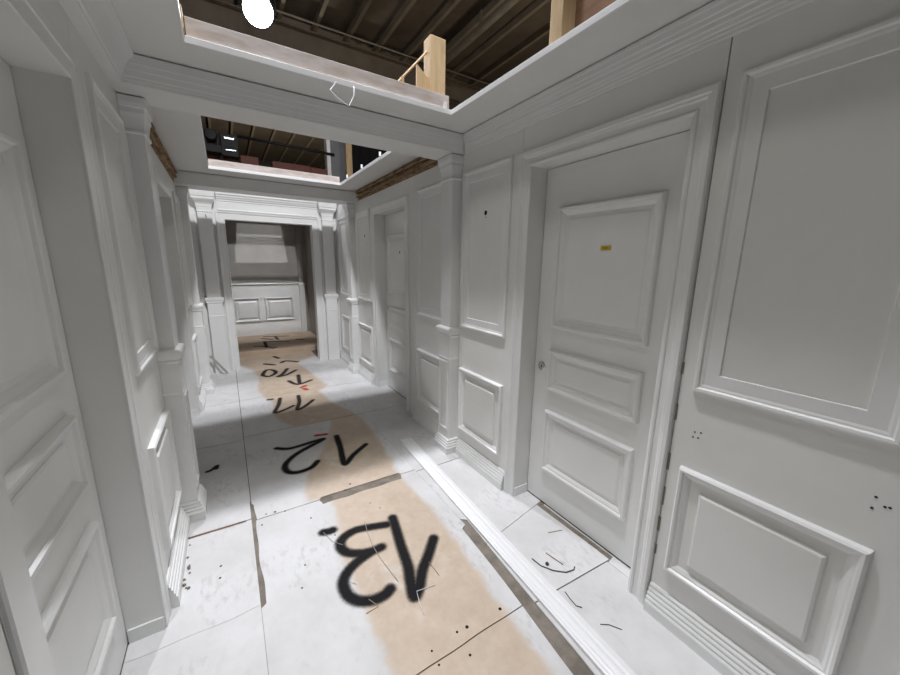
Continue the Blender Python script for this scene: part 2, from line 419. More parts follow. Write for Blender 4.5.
# ------------------------------------------------------------------ walls
PANEL = [(0,0),(.003,.020),(.010,.026),(.018,.024),(.023,.015),(.029,.014),(.039,.007),(.047,-.001)]
RAISE = [(.062,.003),(.066,.003),(.090,.014)]
def panel(M, y0, y1, z0, z1, par, raised=True):
    if not raised:      # tall upper panels: a flat band inside the bead, then a small drop to the field
        return MB().frame(M, y0, y1, z0, z1, [(0,-.001)]+[(u, d*.74) for u, d in PANEL[1:6]]+[(.036,.0075),(.080,.0065),(.083,-.001)], fill=False).build('panel_moulding', M_TRIM, par)
    p = MB().frame(M, y0, y1, z0, z1, [(0,-.001)]+PANEL[1:], fill=False).build('panel_moulding', M_TRIM, par)
    MB().frame(M, y0+.080, y1-.080, z0+.080, z1-.080, [(0,-.001),(.004,.013),(.012,.017)]).build('raised_panel', M_WALL, par)
    return p
BASE = [(-.001,0),(.040,0),(.040,.048),(.036,.056),(.028,.057),(.033,.061),(.033,.068),(.029,.075),(.021,.076),(.026,.080),(.026,.087),(.022,.094),(.014,.095),(.019,.099),(.019,.106),(.015,.113),(.007,.114),(.012,.118),(.012,.126),(.006,.134),(-.001,.136)]
CASE = [(-.002,-.001),(-.002,.008),(.008,.012),(.016,.011),(.019,.006),(.042,.009),(.047,.014),(.056,.016),(.060,.021),(.078,.022),(.084,.015),(.085,-.001)]
CASEL = [(-.002,-.001),(-.002,.004),(.002,.006),(.052,.006),(.056,.010),(.082,.010),(.085,.006),(.085,-.001)]
def base(M, y0, y1, par): return MB().strip(M, y0, y1, BASE).build('baseboard', M_TRIM, par)

def door(M, a, b, par):
    """a slab with three framed panels in its recess"""
    K = lambda d, y, z: M(d-.125, y, z)
    o = MB().box((-.04, a+.003, .008), (0, b-.003, DT-.004), K).build('door_slab', M_TRIM, par)
    pr = [(0,-.001),(.003,.019),(.010,.026),(.020,.024),(.025,.014),(.031,.013),(.042,.006),(.050,-.001)]
    for z0, z1 in ((.245,.657),(.792,1.053),(1.185,1.878)):
        m = MB().frame(K, a+.125, b-.125, z0, z1, pr, fill=False).build('panel_moulding', M_TRIM, o)
        MB().frame(K, a+.190, b-.190, z0+.065, z1-.065, [(0,-.001),(.001,.002),(.010,.006)]).build('raised_panel', M_TRIM, o)
    return K, o

def side_wall(M, side, pil, segs, yend):
    root = empty('wall_'+side, M(0, 2.4, 0))
    struct(root, f'white panelled corridor wall on the {side} with framed panels above and below', 'wall')
    T = -.16
    A = MB().box((T, -1.2, 0), (0, .679, ZS), M).build('wall_segment', M_WALL, root)
    B = MB().box((T, 1.692, 0), (0, 3.100, ZS), M).build('wall_segment', M_WALL, root)
    Cc = MB().box((T, 4.250, 0), (0, yend, ZS), M).build('wall_segment', M_WALL, root)
    for (a, b), y0, y1 in ((D1, .6835, 1.689), (D2, 3.104, 4.248)):
        w = MB().box((T, y0, 0), (0, a, DT), M).box((T, b, 0), (0, y1, DT), M).box((T, y0, DT), (0, y1, ZS), M).build('wall_opening', M_WALL, root)
        MB().arch(M, a, b, DT, CASE if side == 'right' else CASEL).build('door_casing', M_TRIM, w, bevel=0)
        MB().box((-.12, b-.009, 0), (-.002, b+.001, .062), M).box((-.12, a-.001, 0), (-.002, a+.009, .062), M).build('jamb_block', M_TRIM, w)
    for seg, y0, y1 in segs:
        s = {'A': A, 'B': B, 'C': Cc}[seg]
        panel(M, y0, y1, 1.075, 2.197, s, False); panel(M, y0, y1, .250 if seg == 'A' else .225, .748, s)
    base(M, -1.2, .676, A); base(M, 1.70, pil[0]-.12, B); base(M, pil[0]+.12, 3.09, B); base(M, 4.262, pil[1]-.12, Cc); base(M, pil[1]+.12, yend, Cc)
    return root, A, B, Cc

wr, rA, rB, rC = side_wall(RW, 'right', (2.405, 4.975), [('A', -.58, .0), ('A', .10, .63), ('B', 1.765, 2.29), ('B', 2.535, 3.04), ('C', 4.305, 4.85), ('C', 5.12, 5.68)], YF+.1)
wl, lA, lB, lC = side_wall(LW, 'left', (2.435, 4.925), [('A', -.58, .0), ('A', .10, .63), ('B', 1.80, 2.31), ('B', 2.56, 3.04), ('C', 4.36, 4.81), ('C', 5.12, 5.62)], YF+.01)

# holes in the right wall
def disc(M, y, z, r, par, name='nail_hole', d=.0005, mat=None):
    return MB().lathe(M(d, y, z), Vector(M(1,0,0))-Vector(M(0,0,0)), [(0, r), (.0012, r*.8)], 10).build(name, mat or M_HOLE, par)
for y, z in ((.601,.908),(.580,.913),(.605,.885),(.587,.888),(.124,.910),(.126,.873),(.095,.893),(.104,.890)): disc(RW, y, z, .0036, rA)
disc(RW, 2.028, 1.897, .016, rB, 'bored_hole'); disc(RW, 4.52, 1.89, .015, rC, 'bored_hole')
disc(RW, 2.026, 1.868, .004, rB, 'nail_hole')
# broken filler along the joint beside the near door casing
b = MB()
for z0, z1 in ((.28,.33),(.40,.47),(.53,.62),(.70,.78),(.93,1.0),(1.13,1.18)):
    b.box((-.001, .675, z0), (.0015, .682+random.random()*.004, z1), RW)
b.build('broken_filler', M_SUB, rA)

# ------------------------------------------------------------------ doors
def make_door(n, M, span, label):
    r = empty('door_%d' % n, M(-.125, sum(span)/2, 0)); struct(r, label, 'door')
    K, slab = door(M, *span, r); return r, K, slab
d1, K1, sl1 = make_door(1, RW, D1, 'white panelled door on the right with a yellow sticker and round lock')
d2, K2, sl2 = make_door(2, RW, D2, 'white panelled door further down the right wall with a peephole')
d3, K3, sl3 = make_door(3, LW, D1, 'white panelled door in the near left recess, cut by the left frame edge')
d4, K4, sl4 = make_door(4, LW, D2, 'white panelled door further down the left wall, hidden in its recess')
ax = (-1, 0, 0)
lk = MB().lathe(K1(.0, 1.548, .926), ax, [(0,.030),(.005,.030),(.009,.025),(.009,.019),(.006,.018),(.006,.002)], 24).build('lock', M_CHROME, d1)
lk['label'] = 'round chrome lock without a handle'
MB().box((.006, 1.5465, .917), (.0085, 1.5495, .936), K1).build('keyhole', M_HOLE, lk)
st = MB().box((.0075, 1.140, 1.634), (.0088, 1.198, 1.656), K1).build('sticker', M_YEL, d1); st['label'] = 'small yellow sticker'
b = MB()
for i, y in enumerate((1.158,1.164,1.170,1.176,1.181)): b.box((.0086, y, 1.641), (.0092, y+.0035, 1.649-.002*(i % 2)), K1)
b.build('sticker_print', M_INK, st)
MB().lathe(K2(.007, 3.72, 1.675), ax, [(0,.011),(.003,.011),(.003,.002)], 14).build('peephole', M_HOLE, d2)
MB().lathe(K2(.0, 4.09, 1.02), ax, [(0,.024),(.006,.022),(.006,.004)], 14).build('lock', M_CHROME, d2)

# ------------------------------------------------------------------ pilasters
PB = [(0,.108,.118),(.050,.108,.118),(.056,.111,.121),(.062,.106,.116),(.068,.102,.112),(.076,.105,.114),(.082,.100,.109),(.088,.096,.105),(.096,.099,.108),(.102,.094,.103),(.108,.091,.099),(.116,.094,.102),(.124,.088,.094)]
def pilaster(M, yc, label, w=.078, d=.085, zt=2.318, base_=True, cap=None, loc=None):
    r = empty('pilaster', M(0, yc, 0)); tag(r, label, 'pilaster', 'white square pilasters along the corridor')
    k = w/.078; kd = d/.085
    if base_: MB().loft(M, yc, [(z, h*k, q*kd) for z, h, q in PB]).build('plinth', M_TRIM, r)
    lo = MB().loft(M, yc, [(.10 if base_ else 0, w*1.04, d*1.05), (.992, w*1.04, d*1.05)]).build('lower_shaft', M_TRIM, r, bevel=.002)
    F = lambda q, y, z: M(q+d*1.05, y, z)
    if base_: MB().frame(F, yc-w*.86, yc+w*.86, .20, .79, [(0,-.001),(.003,.007),(.011,.009),(.017,.004),(.019,-.001)], fill=False).build('panel_moulding', M_TRIM, lo)
    MB().loft(M, yc, [(.800,w*1.045,d*1.055),(.803,w*1.10,d*1.10),(.812,w*1.10,d*1.10),(.818,w*1.045,d*1.055)]).build('fillet', M_TRIM, r)
    MB().loft(M, yc, [(.985,w*1.05,d*1.06),(.992,w*1.16,d*1.15),(1.004,w*1.18,d*1.17),(1.010,w*1.14,d*1.13),(1.016,w*1.25,d*1.23),(1.035,w*1.33,d*1.31),(1.052,w*1.33,d*1.31),(1.062,w*1.25,d*1.22),(1.068,w*1.06,d*1.05)]).build('ring_moulding', M_TRIM, r, bevel=.002)
    MB().loft(M, yc, [(1.06, w*.96, d*.96), (zt-.10, w*.96, d*.96)]).build('upper_shaft', M_TRIM, r, bevel=.002)
    cp = cap or [(-.165,.97,.97),(-.160,1.06,1.06),(-.148,1.06,1.06),(-.144,.98,.98),(-.118,1.0,1.0),(-.095,1.04,1.04),(-.078,1.10,1.10),(-.072,1.14,1.14),(-.050,1.14,1.14),(-.046,1.20,1.20),(-.030,1.25,1.25),(-.002,1.25,1.25)]
    MB().loft(M, yc, [(zt+z, w*a, d*c) for z, a, c in cp]).build('capital', M_TRIM, r, bevel=.0015)
    return r
pilaster(RW, 2.405, 'white square pilaster on the right wall carrying the nearer ceiling beam')
pilaster(LW, 2.435, 'white square pilaster on the left wall carrying the nearer ceiling beam', w=.084)
pilaster(RW, 4.975, 'white square pilaster on the right wall beyond the second door')
pilaster(LW, 4.925, 'white square pilaster on the left wall beside the dusty corner of floor')
CAPF = [(-.30,.97,.97),(-.295,1.04,1.04),(-.285,1.04,1.04),(-.28,.98,.98),(-.235,1.0,1.0),(-.23,1.06,1.06),(-.205,1.08,1.08),(-.185,1.16,1.2),(-.150,1.42,1.6),(-.140,1.5,1.7),(-.115,1.5,1.7),(-.108,1.56,1.8),(-.07,1.6,1.85),(-.002,1.62,1.9)]
pl = pilaster(FW, -.150, 'white pilaster left of the far doorway', w=.083, d=.075, zt=ZS+.02, base_=False, cap=CAPF)
pr = pilaster(FW, 1.404, 'white pilaster right of the far doorway', w=.083, d=.075, zt=ZS+.02, base_=False, cap=CAPF)
MB().tube([(-.142,5.800,2.135),(-.140,5.785,2.132),(-.134,5.780,2.118),(-.138,5.780,2.104)], .004, 6).build('small_hook', M_TWIG, pl)

# ------------------------------------------------------------------ far wall with the doorway
OX0, OX1, OZ = .066, 1.186, 2.103
fw = MB().box((-.6, YF, 0), (OX0, YF+.15, 2.6)).box((OX1, YF, 0), (1.8, YF+.15, 2.6)).box((OX0, YF, OZ), (OX1, YF+.15, 2.6)).build('wall_far', M_WALL)
struct(fw, 'white end wall around the open doorway at the end of the corridor', 'wall')
FC = [(-.002,-.001),(-.002,.020),(.008,.022),(.012,.018),(.075,.018),(.080,.026),(.092,.030),(.100,.030),(.104,-.001)]
MB().arch(FW, OX0, OX1, OZ, FC).build('door_casing', M_TRIM, fw)
EN = [(-.001,2.215),(.012,2.215),(.016,2.225),(.012,2.235),(.012,2.33),(.020,2.335),(.020,2.350),(.032,2.362),(.036,2.380),(.044,2.384),(.048,2.410),(.060,2.416),(.060,2.46),(-.001,2.46)]
MB().strip(FW, -.008, 1.266, EN).build('lintel_cornice', M_TRIM, fw)
b = MB().box((-.001, -.335, 0), (.02, -.262, 2.14), FW).build('backing_strip', M_WALL, fw)
MB().box((-.001, 1.518, 0), (.02, 1.539, 2.14), FW).build('backing_strip', M_WALL, fw)

# ------------------------------------------------------------------ ceiling, beams, cornices
c = MB()
def slab(x0, x1, y0, y1): c.box((x0, y0, ZS), (x1, y1, ZS+.022))
O1 = (-.055, 1.272, -.55, 2.055); O2 = (-.042, 1.262, 2.90, 4.50); O3 = (-.34, 1.525, 5.335, 5.835)
slab(-.56, -.055, -1.2, 2.055); slab(1.272, 1.75, -1.2, 2.055); slab(-.055, 1.272, -1.2, -.55)
slab(-.56, 1.75, 2.055, 2.90)
slab(-.56, -.042, 2.90, 4.50); slab(1.262, 1.75, 2.90, 4.50)
slab(-.56, 1.75, 4.50, 5.335); slab(-.56, -.34, 5.335, 5.835); slab(1.525, 1.75, 5.335, 5.835); slab(-.56, 1.75, 5.835, 6.03)
ce = c.build('ceiling', M_WALL); struct(ce, 'white corridor ceiling boards framing the open ceiling bays', 'ceiling')
# rounded white lips along the openings
for (x0, x1, y0, y1) in (O1, O2, O3):
    b = MB()
    for q in ((x0-.004, x0+.004, y0, y1), (x1-.004, x1+.004, y0, y1), (x0, x1, y0-.004, y0+.004), (x0, x1, y1-.004, y1+.004)):
        b.box((q[0], q[2], ZS-.003), (q[1], q[3], ZS+.026))
    b.build('opening_lip', M_STRIP, ce, bevel=.002)
for i, (y0, y1, lab) in enumerate(((2.30, 2.535, 'white boxed beam across the corridor between the first two ceiling openings'), (4.79, 5.06, 'white boxed beam across the corridor in front of the far doorway'))):
    tr = MB().box((XL, y0, 2.322), (XR, y1, ZS-.001)).build('trim_%d' % (i+1), M_WALL, None); struct(tr, lab, 'beam')
FR = [(-.001,2.322),(.005,2.322),(.0075,2.326),(.0075,2.336),(.0095,2.339),(.011,2.352),(.013,2.355),(.016,2.378),(.018,2.381),(.021,2.404),(.023,2.407),(.025,2.443),(-.001,2.443)]
def frieze(M, y0, y1, n, label):
    t = MB().strip(M, y0, y1, FR).build('trim_%d' % n, M_TRIM); struct(t, label, 'cornice'); return t
B1 = lambda d, x, z: (x, 2.30-d, z)
B2 = lambda d, x, z: (x, 4.79-d, z)
FRR = FR; FR = [(-.001,2.322),(.006,2.322),(.009,2.327),(.009,2.337),(.012,2.341),(.012,2.350),(.016,2.354),(.018,2.366),(.022,2.370),(.022,2.385),(.026,2.389),(.028,2.404),(.032,2.408),(.034,2.426),(.037,2.430),(.037,2.4445),(-.001,2.4445)]
frieze(RW, -1.2, 2.273, 3, 'white stepped cornice along the top of the near right wall')
FR = [(-.001,2.325),(.038,2.325),(.042,2.330),(.045,2.342),(.050,2.346),(.070,2.395),(.085,2.418),(.090,2.422),(.104,2.436),(.106,2.449),(-.001,2.449)]
frieze(LW, -1.2, 2.208, 4, 'white sloping cornice along the top of the near left wall')
FR = FRR
frieze(B1, XL+.0005, XR-.026, 5, 'white stepped cornice on the face of the nearer beam')
frieze(B2, XL+.001, XR-.001, 6, 'white stepped cornice on the face of the farther beam')
def raw(M, y0, y1, n, label):
    b = MB()
    random.seed(n)
    for k, (z0, z1, d) in enumerate(((2.332,2.358,.012),(2.361,2.382,.034),(2.386,2.404,.016),(2.408,2.427,.042),(2.431,2.449,.026))):
        y = y0+random.random()*.04
        while y < y1-.02:
            e = min(y1-random.random()*.02, y+.25+random.random()*.7)
            b.box((-.001, y, z0), (d+random.uniform(-.004,.004), e, z1), M); y = e+.004
    t = b.build('trim_%d' % n, M_LATH); struct(t, label, 'bare timber'); return t
raw(RW, 2.56, 4.72, 7, 'rough brown bare timber where the right cornice is missing')
raw(LW, 2.56-.09+.01, 4.66, 8, 'rough brown bare timber where the left cornice is missing')

def board(a, b, name, label, mat=M_EDGE):
    o = MB().box(a, b).build(name, mat, bevel=.002); return tag(o, label, 'timber', None)
o = board((-.045, 2.068, ZS+.023), (1.262, 2.106, ZS+.105), 'timber_board', 'pale whitewashed timber edge along the far side of the nearer ceiling opening')
o = board((-.035, 4.512, ZS+.023), (1.255, 4.55, ZS+.092), 'timber_board', 'brown whitewashed timber edge along the far side of the second ceiling opening')
o = board((-.072, 1.99, ZS+.023), (-.048, 2.066, ZS+.105), 'timber_block', 'small timber block at the left corner of the nearer ceiling opening', M_WOOD)

# timber braces above the near opening
r = empty('timber_brace', (1.21, 2.13, ZS+.022)); tag(r, 'pale timber post with slanted brace standing on the corner of the nearer opening', 'timber brace')
MB().box((1.155, 2.112, ZS+.022), (1.262, 2.20, 2.875)).build('post', M_WOOD, r, bevel=.006)
MB().tube([(.95, 2.16, 2.575), (1.155, 2.16, 2.80)], .008, 6).build('slanted_brace', M_WOOD, r)
MB().box((.985, 2.15, ZS+.022), (1.0, 2.17, 2.625)).build('stud', M_WOOD, r)
g = MB(); g.add([(1.085,2.15,ZS+.022),(1.158,2.15,ZS+.022),(1.158,2.15,2.66),(1.085,2.15,2.715),(1.085,2.165,ZS+.022),(1.158,2.165,ZS+.022),(1.158,2.165,2.66),(1.085,2.165,2.715)], [(0,1,2,3),(7,6,5,4),(0,4,5,1),(1,5,6,2),(2,6,7,3),(3,7,4,0)])
g.build('gusset_board', M_WOOD, r)
MB().box((.95, 2.152, ZS+.022), (1.16, 2.17, ZS+.09)).build('brown_backing', M_PLY, r)
r = empty('timber_brace', (1.32, 1.2, ZS+.022)); tag(r, 'tall timber post with dark plywood on the right edge of the nearer opening', 'timber brace')
MB().box((1.285, 1.215, ZS+.022), (1.365, 1.285, 3.35)).build('post', M_WOOD, r, bevel=.005)
MB().box((1.36, .955, ZS+.022), (1.372, 1.214, 3.3)).build('plywood_panel', M_PLY, r)
MB().box((1.345, .935, ZS+.022), (1.375, .955, 3.3)).build('stud', M_EDGE, r)
MB().box((1.36, .60, ZS+.022), (1.372, .934, 3.3)).build('plywood_panel', M_RAW, r)

lp = [Vector(p) for p in PTS['loop']]; lp[0].z = lp[-1].z = 2.452; lp[0].y = lp[-1].y = 2.049
for q in lp[1:-1]: q.y = 2.045
o = MB().tube([lp[0]+Vector((.02,.05,.022))]+lp+[lp[-1]+Vector((-.01,.05,.022))], .0036, 6).build('hanging_string', M_STR, smooth=True)
tag(o, 'thin white string loop hanging from the edge of the nearer ceiling opening', 'string')

for x, y, lab in ((1.262, 4.22, 'small white clip on the right edge of the second opening, nearest its far corner'), (1.262, 3.72, 'small white clip on the right edge of the second opening, middle of three'), (1.262, 3.22, 'small white clip on the right edge of the second opening, nearest the beam'), (1.235, 2.062, 'small white clip at the right end of the timber edge of the nearer opening')):
    o = MB().box((x-.012, y-.006, ZS+.0265), (x+.004, y+.006, ZS+.062)).build('clip', M_STRIP); tag(o, lab, 'clip', 'small white clips on the opening edges')
# ------------------------------------------------------------------ room beyond the doorway
ZP = .085
BW = lambda d, x, z: (x, 8.1-d, z+ZP)
p = MB().box((-.9, 6.60, -.0058), (1.47, 8.1, ZP)).build('raised_floor_board', M_PLATF, bevel=.006)
tag(p, 'raised tan floor board beyond the far doorway with black scribbles', 'platform')
paint('painted_scribble', PTS['plat'], .028, M_SPRAYF, p, 'black scribbles', z=ZP+.0008)
wb = MB().box((-1.0, 8.1, 0), (1.6, 8.2, 2.8)).build('wall_back', M_RAW); struct(wb, 'back wall of the room beyond the doorway, grey above white panelling', 'wall')
wn = MB().box((-.001, -.9, 0), (.012, 1.30, 1.02), BW).build('wainscot', M_TRIM, wb)
MB().strip(BW, -.9, 1.30, [(.010,1.0),(.018,1.0),(.022,1.01),(.034,1.018),(.034,1.035),(.026,1.042),(-.001,1.042)]).build('chair_rail', M_TRIM, wb)
F2 = lambda d, x, z: BW(d+.012, x, z)
for x0, x1 in ((-.44,.0),(.09,.545),(.635,1.17)):
    MB().frame(F2, x0, x1, .285, .755, [(0,-.001)]+[(u*1.0, d*1.3) for u, d in PANEL[1:]], fill=False).build('panel_moulding', M_TRIM, wn)
    MB().frame(F2, x0+.06, x1-.06, .345, .695, [(0,-.001),(.002,.005),(.028,.018)]).build('raised_panel', M_TRIM, wn)
BASE2 = [(d, z*.8) for d, z in BASE]
q = MB().box((-.001, 1.30, 0), (.055, 1.40, 2.3), BW).build('corner_post', M_RAW, wb)
MB().loft(BW, 1.35, [(0,.052,.060),(.9,.052,.060),(.985,.052,.060),(.99,.064,.074),(1.04,.064,.074),(1.045,.05,.06)]).build('corner_panel', M_TRIM, q)
ws = MB().box((1.47, YF+.15, 0), (1.55, 8.1, 2.8)).build('wall_inner_right', M_RAW); struct(ws, 'dim grey right wall of the room beyond the doorway', 'wall')
ws = MB().box((-1.0, YF+.15, 0), (-.9, 8.1, 2.8)).build('wall_inner_left', M_RAW); struct(ws, 'grey left wall of the room beyond the doorway', 'wall')
c = MB(); X0, X1, Y0, Y1 = .30, 1.01, 7.22, 7.68
for a, b in (((-1.0, 7.02), (1.55, Y0)), ((-1.0, Y1), (1.55, 8.1)), ((-1.0, Y0), (X0, Y1)), ((X1, Y0), (1.55, Y1)), ((-1.0, YF+.15), (-.3, 7.02)), ((1.15, YF+.15), (1.55, 7.02))):
    c.box((a[0], a[1], 2.47), (b[0], b[1], 2.50))
o = c.build('ceiling_inner', M_RAW); struct(o, 'ceiling of the room beyond the doorway', 'ceiling')

# ------------------------------------------------------------------ things lying on the floor
xa, ya, xb, yb = 1.2395, 2.706, 1.133, .10
dx, dy = xb-xa, yb-ya; L = math.hypot(dx, dy); ux, uy = dx/L, dy/L
TM = lambda a, s, z: (xa+ux*s-uy*a, ya+uy*s+ux*a, z+.0005)
pf = [(-.043,0),(-.043,.017),(-.036,.020),(-.030,.016),(-.027,.016),(-.021,.019),(-.015,.0155),(-.012,.0155),(-.004,.0185),(.004,.0185),(.011,.0145),(.015,.0145),(.022,.017),(.029,.014),(.034,.013),(.039,.011),(.043,.010),(.043,0)]
t = MB().strip(lambda a, s, z: TM(a*1.3, s, z), 0, L, pf).build('loose_moulding', M_STRIP)
tag(t, 'long loose white reeded moulding lying on the floor on the right', 'moulding')
def stick(pts, rad, name, label, cat, mat, z=None):
    rad *= .68
    P = [Vector((p[0], p[1], (p[2] if z is None else 0)+rad*1.02)) for p in pts]
    o = MB().tube(P, rad, 6).build(name, mat, smooth=True); return tag(o, label, cat)
stick(PTS['tie'], .004, 'cable_tie', 'dark curved cable tie on the white floor before the right door', 'cable tie', M_TWIG)
stick(PTS['st1'], .0035, 'wood_splinter', 'short grey splinter lying inside the curve of the cable tie', 'splinter', M_SPL)
stick(PTS['st2'], .0025, 'wood_splinter', 'thin pale splinter nearest the right door sill', 'splinter', M_SPL)
stick(PTS['cw1'], .003, 'wire_scrap', 'bent dark wire scrap beside the loose moulding, past the dark seam', 'wire', M_TWIG)
stick(PTS['cw2'], .0025, 'wire_scrap', 'thin dark wire scrap by the foot of the near right wall panel', 'wire', M_TWIG)
stick(PTS['w1'], .0025, 'dry_stalk', 'long thin stalk lying across the 3 of the number 13', 'stalk', M_DRY)
stick(PTS['w2'], .0025, 'string_scrap', 'bent white string scrap at the foot of the 1 of number 13', 'string', M_STR)
stick(PTS['w3'], .0025, 'string_scrap', 'pale string scrap by the dot of the number 13', 'string', M_DRY)
stick(PTS['w4'], .0025, 'wood_splinter', 'brown splinter right of the 1 of the number 13', 'splinter', M_SPL)
stick(PTS['w5'], .0025, 'string_scrap', 'crooked pale string scrap below the 3 of the number 13', 'string', M_DRY)
stick(PTS['spl'], .006, 'wood_splinter', 'long orange brown splinter on the seam by the left reeded base', 'splinter', M_SPL)
o = MB().lathe((*PTS['lump'][0][:2], 0), (0,0,1), [(0,.009),(.006,.010),(.012,.006),(.014,.001)], 9).build('black_lump', M_TWIG); tag(o, 'small black lump beside the curved cable tie', 'debris')
random.seed(7)
# crumbs of plaster along the sill of the right door and the reeded base on the left
for lab, gr, P in (('tiny brown crumb in the gap at the sill of the right door', 'crumbs at the right door sill', [(1.640+random.uniform(-.01,.012), random.uniform(.95,1.48)) for _ in range(9)]),
               ('tiny grey crumb of filler along the foot of the left reeded base', 'crumbs along the left base', [(-.30+random.uniform(-.012,.012), random.uniform(1.86,2.28)) for _ in range(10)])):
    for x, y in P:
        r = random.uniform(.004, .008); z0 = -.006 if x > 1 else .0
        o = MB().lathe((x, y, z0), (0,0,1), [(0,r),(r*.6,r*1.1),(r*1.2,r*.6),(r*1.4,r*.1)], 6).build('crumb', M_SUB if x < 1 else M_SPL); tag(o, lab, 'crumb', gr)
la = [Vector(p) for p in PTS['lath']]
b = MB(); e = (la[1]-la[0]); n = Vector((0,1,0)); w = e.cross(n).normalized()*.014
vs = [q+w*s_+n*t_ for q in (Vector((-.275,5.772,.268)), Vector((-.095,5.700,.017))) for s_, t_ in ((-1,-.004),(1,-.004),(1,.004),(-1,.004))]
b.add(vs, [(0,1,2,3),(7,6,5,4),(0,4,5,1),(1,5,6,2),(2,6,7,3),(3,7,4,0)])
o = b.build('loose_lath', M_RAW); tag(o, 'grey lath leaning at the foot of the pilaster left of the far doorway', 'lath')

# ------------------------------------------------------------------ the hall above and around
ZR = 6.45
hr = MB().box((-9, -12, ZR), (12, 21, ZR+.1)).build('roof', M_ROOF); struct(hr, 'dark brown hall roof seen through the ceiling openings', 'roof')
x = -2.0
while x < 11:
    MB().box((x-.035, -12, ZR-.14), (x+.035, 21, ZR)).build('purlin', M_PURL, hr); x += .68
for y in (-4.6, 1.9, 9.0):
    MB().box((-9, y-.11, ZR-.62), (12, y+.11, ZR-.58)).box((-9, y-.02, ZR-.6), (12, y+.02, ZR-.14)).box((-9, y-.11, ZR-.18), (12, y+.11, ZR-.14)).build('roof_beam', M_BEAM, hr)
for nm, a, b in (('wall_hall_far', (-9, 20.9, -.006), (12, 21, ZR)), ('wall_hall_right', (11.9, -12, -.006), (12, 21, ZR)), ('wall_hall_left', (-9, -12, -.006), (-8.9, 21, ZR)), ('wall_hall_near', (-9, -12, -.006), (12, -11.9, ZR))):
    o = MB().box(a, b).build(nm, M_HALL); struct(o, 'dark '+nm.split('_')[-1]+' wall of the surrounding hall', 'wall')
o = MB().tube([(-9, 8.45, 6.22), (12, 8.45, 6.22)], .018, 8).build('conduit', M_STEEL, smooth=True); tag(o, 'thin pale conduit crossing under the dark roof', 'conduit')
for hx in (-.1, 4.4): MB().box((hx, 8.43, 6.2), (hx+.04, 8.47, ZR)).build('conduit_hanger', M_STEEL, o)
o = MB().tube([(4.75, -11.9, 6.12), (4.75, 20.9, 6.12)], .075, 12).build('roof_pipe', M_STEEL, smooth=True); tag(o, 'thick pale pipe running under the roof above the timber post', 'pipe')
for y in (3.5, 6.6, 9.9): MB().box((4.735, y, 6.15), (4.765, y+.05, ZR)).build('pipe_hanger', M_STEEL, o)

# the lit work lamp under the roof
LA = Vector((.756, 6.52, 5.075)); aim = (Vector((1.2, .6, .3))-LA).normalized()
r = empty('hanging_lamp', (LA.x, LA.y, LA.z)); tag(r, 'bright white work lamp hanging under the dark hall roof', 'lamp')
rot = aim.to_track_quat('Z', 'Y').to_matrix()
T = lambda x, y, z: tuple(LA + rot @ Vector((x, y, z)))
MB().lathe(LA, aim, [(-.13,.08),(-.08,.16),(0,.215),(.025,.215),(.025,.20),(.0,.19)], 32).build('housing', M_BLACK, r)
MB().lathe(LA+aim*.005, aim, [(0,.198),(.010,.198),(.016,.17)], 32).build('lens', M_LENS, r)
MB().tube([(LA.x-.23, LA.y, LA.z), (LA.x-.23, LA.y, LA.z+.28), (LA.x+.23, LA.y, LA.z+.28), (LA.x+.23, LA.y, LA.z)], .016, 8).build('bracket', M_BLACK, r)
MB().tube([(LA.x, LA.y, LA.z+.28), (LA.x, LA.y, ZR)], .016, 8).build('hanger', M_BLACK, r)

# gear and scenery seen through the second opening
def standing(name, a, b, mat, label, cat):
    o = MB().box(a, b).build(name, mat, bevel=.004); return tag(o, label, cat)
standing('scenery_board', (.50, 9.06, -.006), (.83, 9.10, 3.70), M_REDB, 'short red brown board edge right under the black lighting fixture', 'scenery board')
standing('scenery_board', (-.16, 9.06, -.006), (.44, 9.10, 3.66), M_REDB, 'red brown board behind the black lighting fixture', 'scenery board')
standing('scenery_board', (1.09, 9.0, -.006), (1.86, 9.04, 3.665), M_REDB, 'wide red brown board in the middle of the second ceiling opening', 'scenery board')
standing('scenery_board', (1.87, 9.0, -.006), (2.24, 9.04, 3.65), M_REDB, 'red brown board just left of the grey column', 'scenery board')
o = standing('grey_column', (2.34, 9.1, -.006), (2.72, 9.3, 5.5), M_GREY, 'grey column with a white edge right of the red brown boards', 'column')
MB().box((2.26, 9.08, -.006), (2.34, 9.3, 5.5)).build('white_edge', M_STRIP, o)
standing('timber_post', (2.66, 8.93, -.006), (2.80, 9.03, 5.2), M_WOOD, 'brown timber post standing between the grey column and black drape', 'timber')
b = MB(); n = 60; dr = []
for i in range(n+1): dr.append((2.86+i*.05, 9.5+.05*math.sin(i*1.3)))
for i, (x, y) in enumerate(dr): b.v += [(x, y, -.006), (x, y, 5.9), (x, y+.012, -.006), (x, y+.012, 5.9)]
for i in range(n):
    k = 4*i; b.f += [(k,k+4,k+5,k+1),(k+3,k+7,k+6,k+2),(k+1,k+5,k+7,k+3),(k,k+2,k+6,k+4)]
b.f += [(0,1,3,2),(4*n,4*n+2,4*n+3,4*n+1)]
o = b.build('black_drape', M_DRAPE, smooth=True); tag(o, 'black drape hanging right of the timber post in the second opening', 'drape')
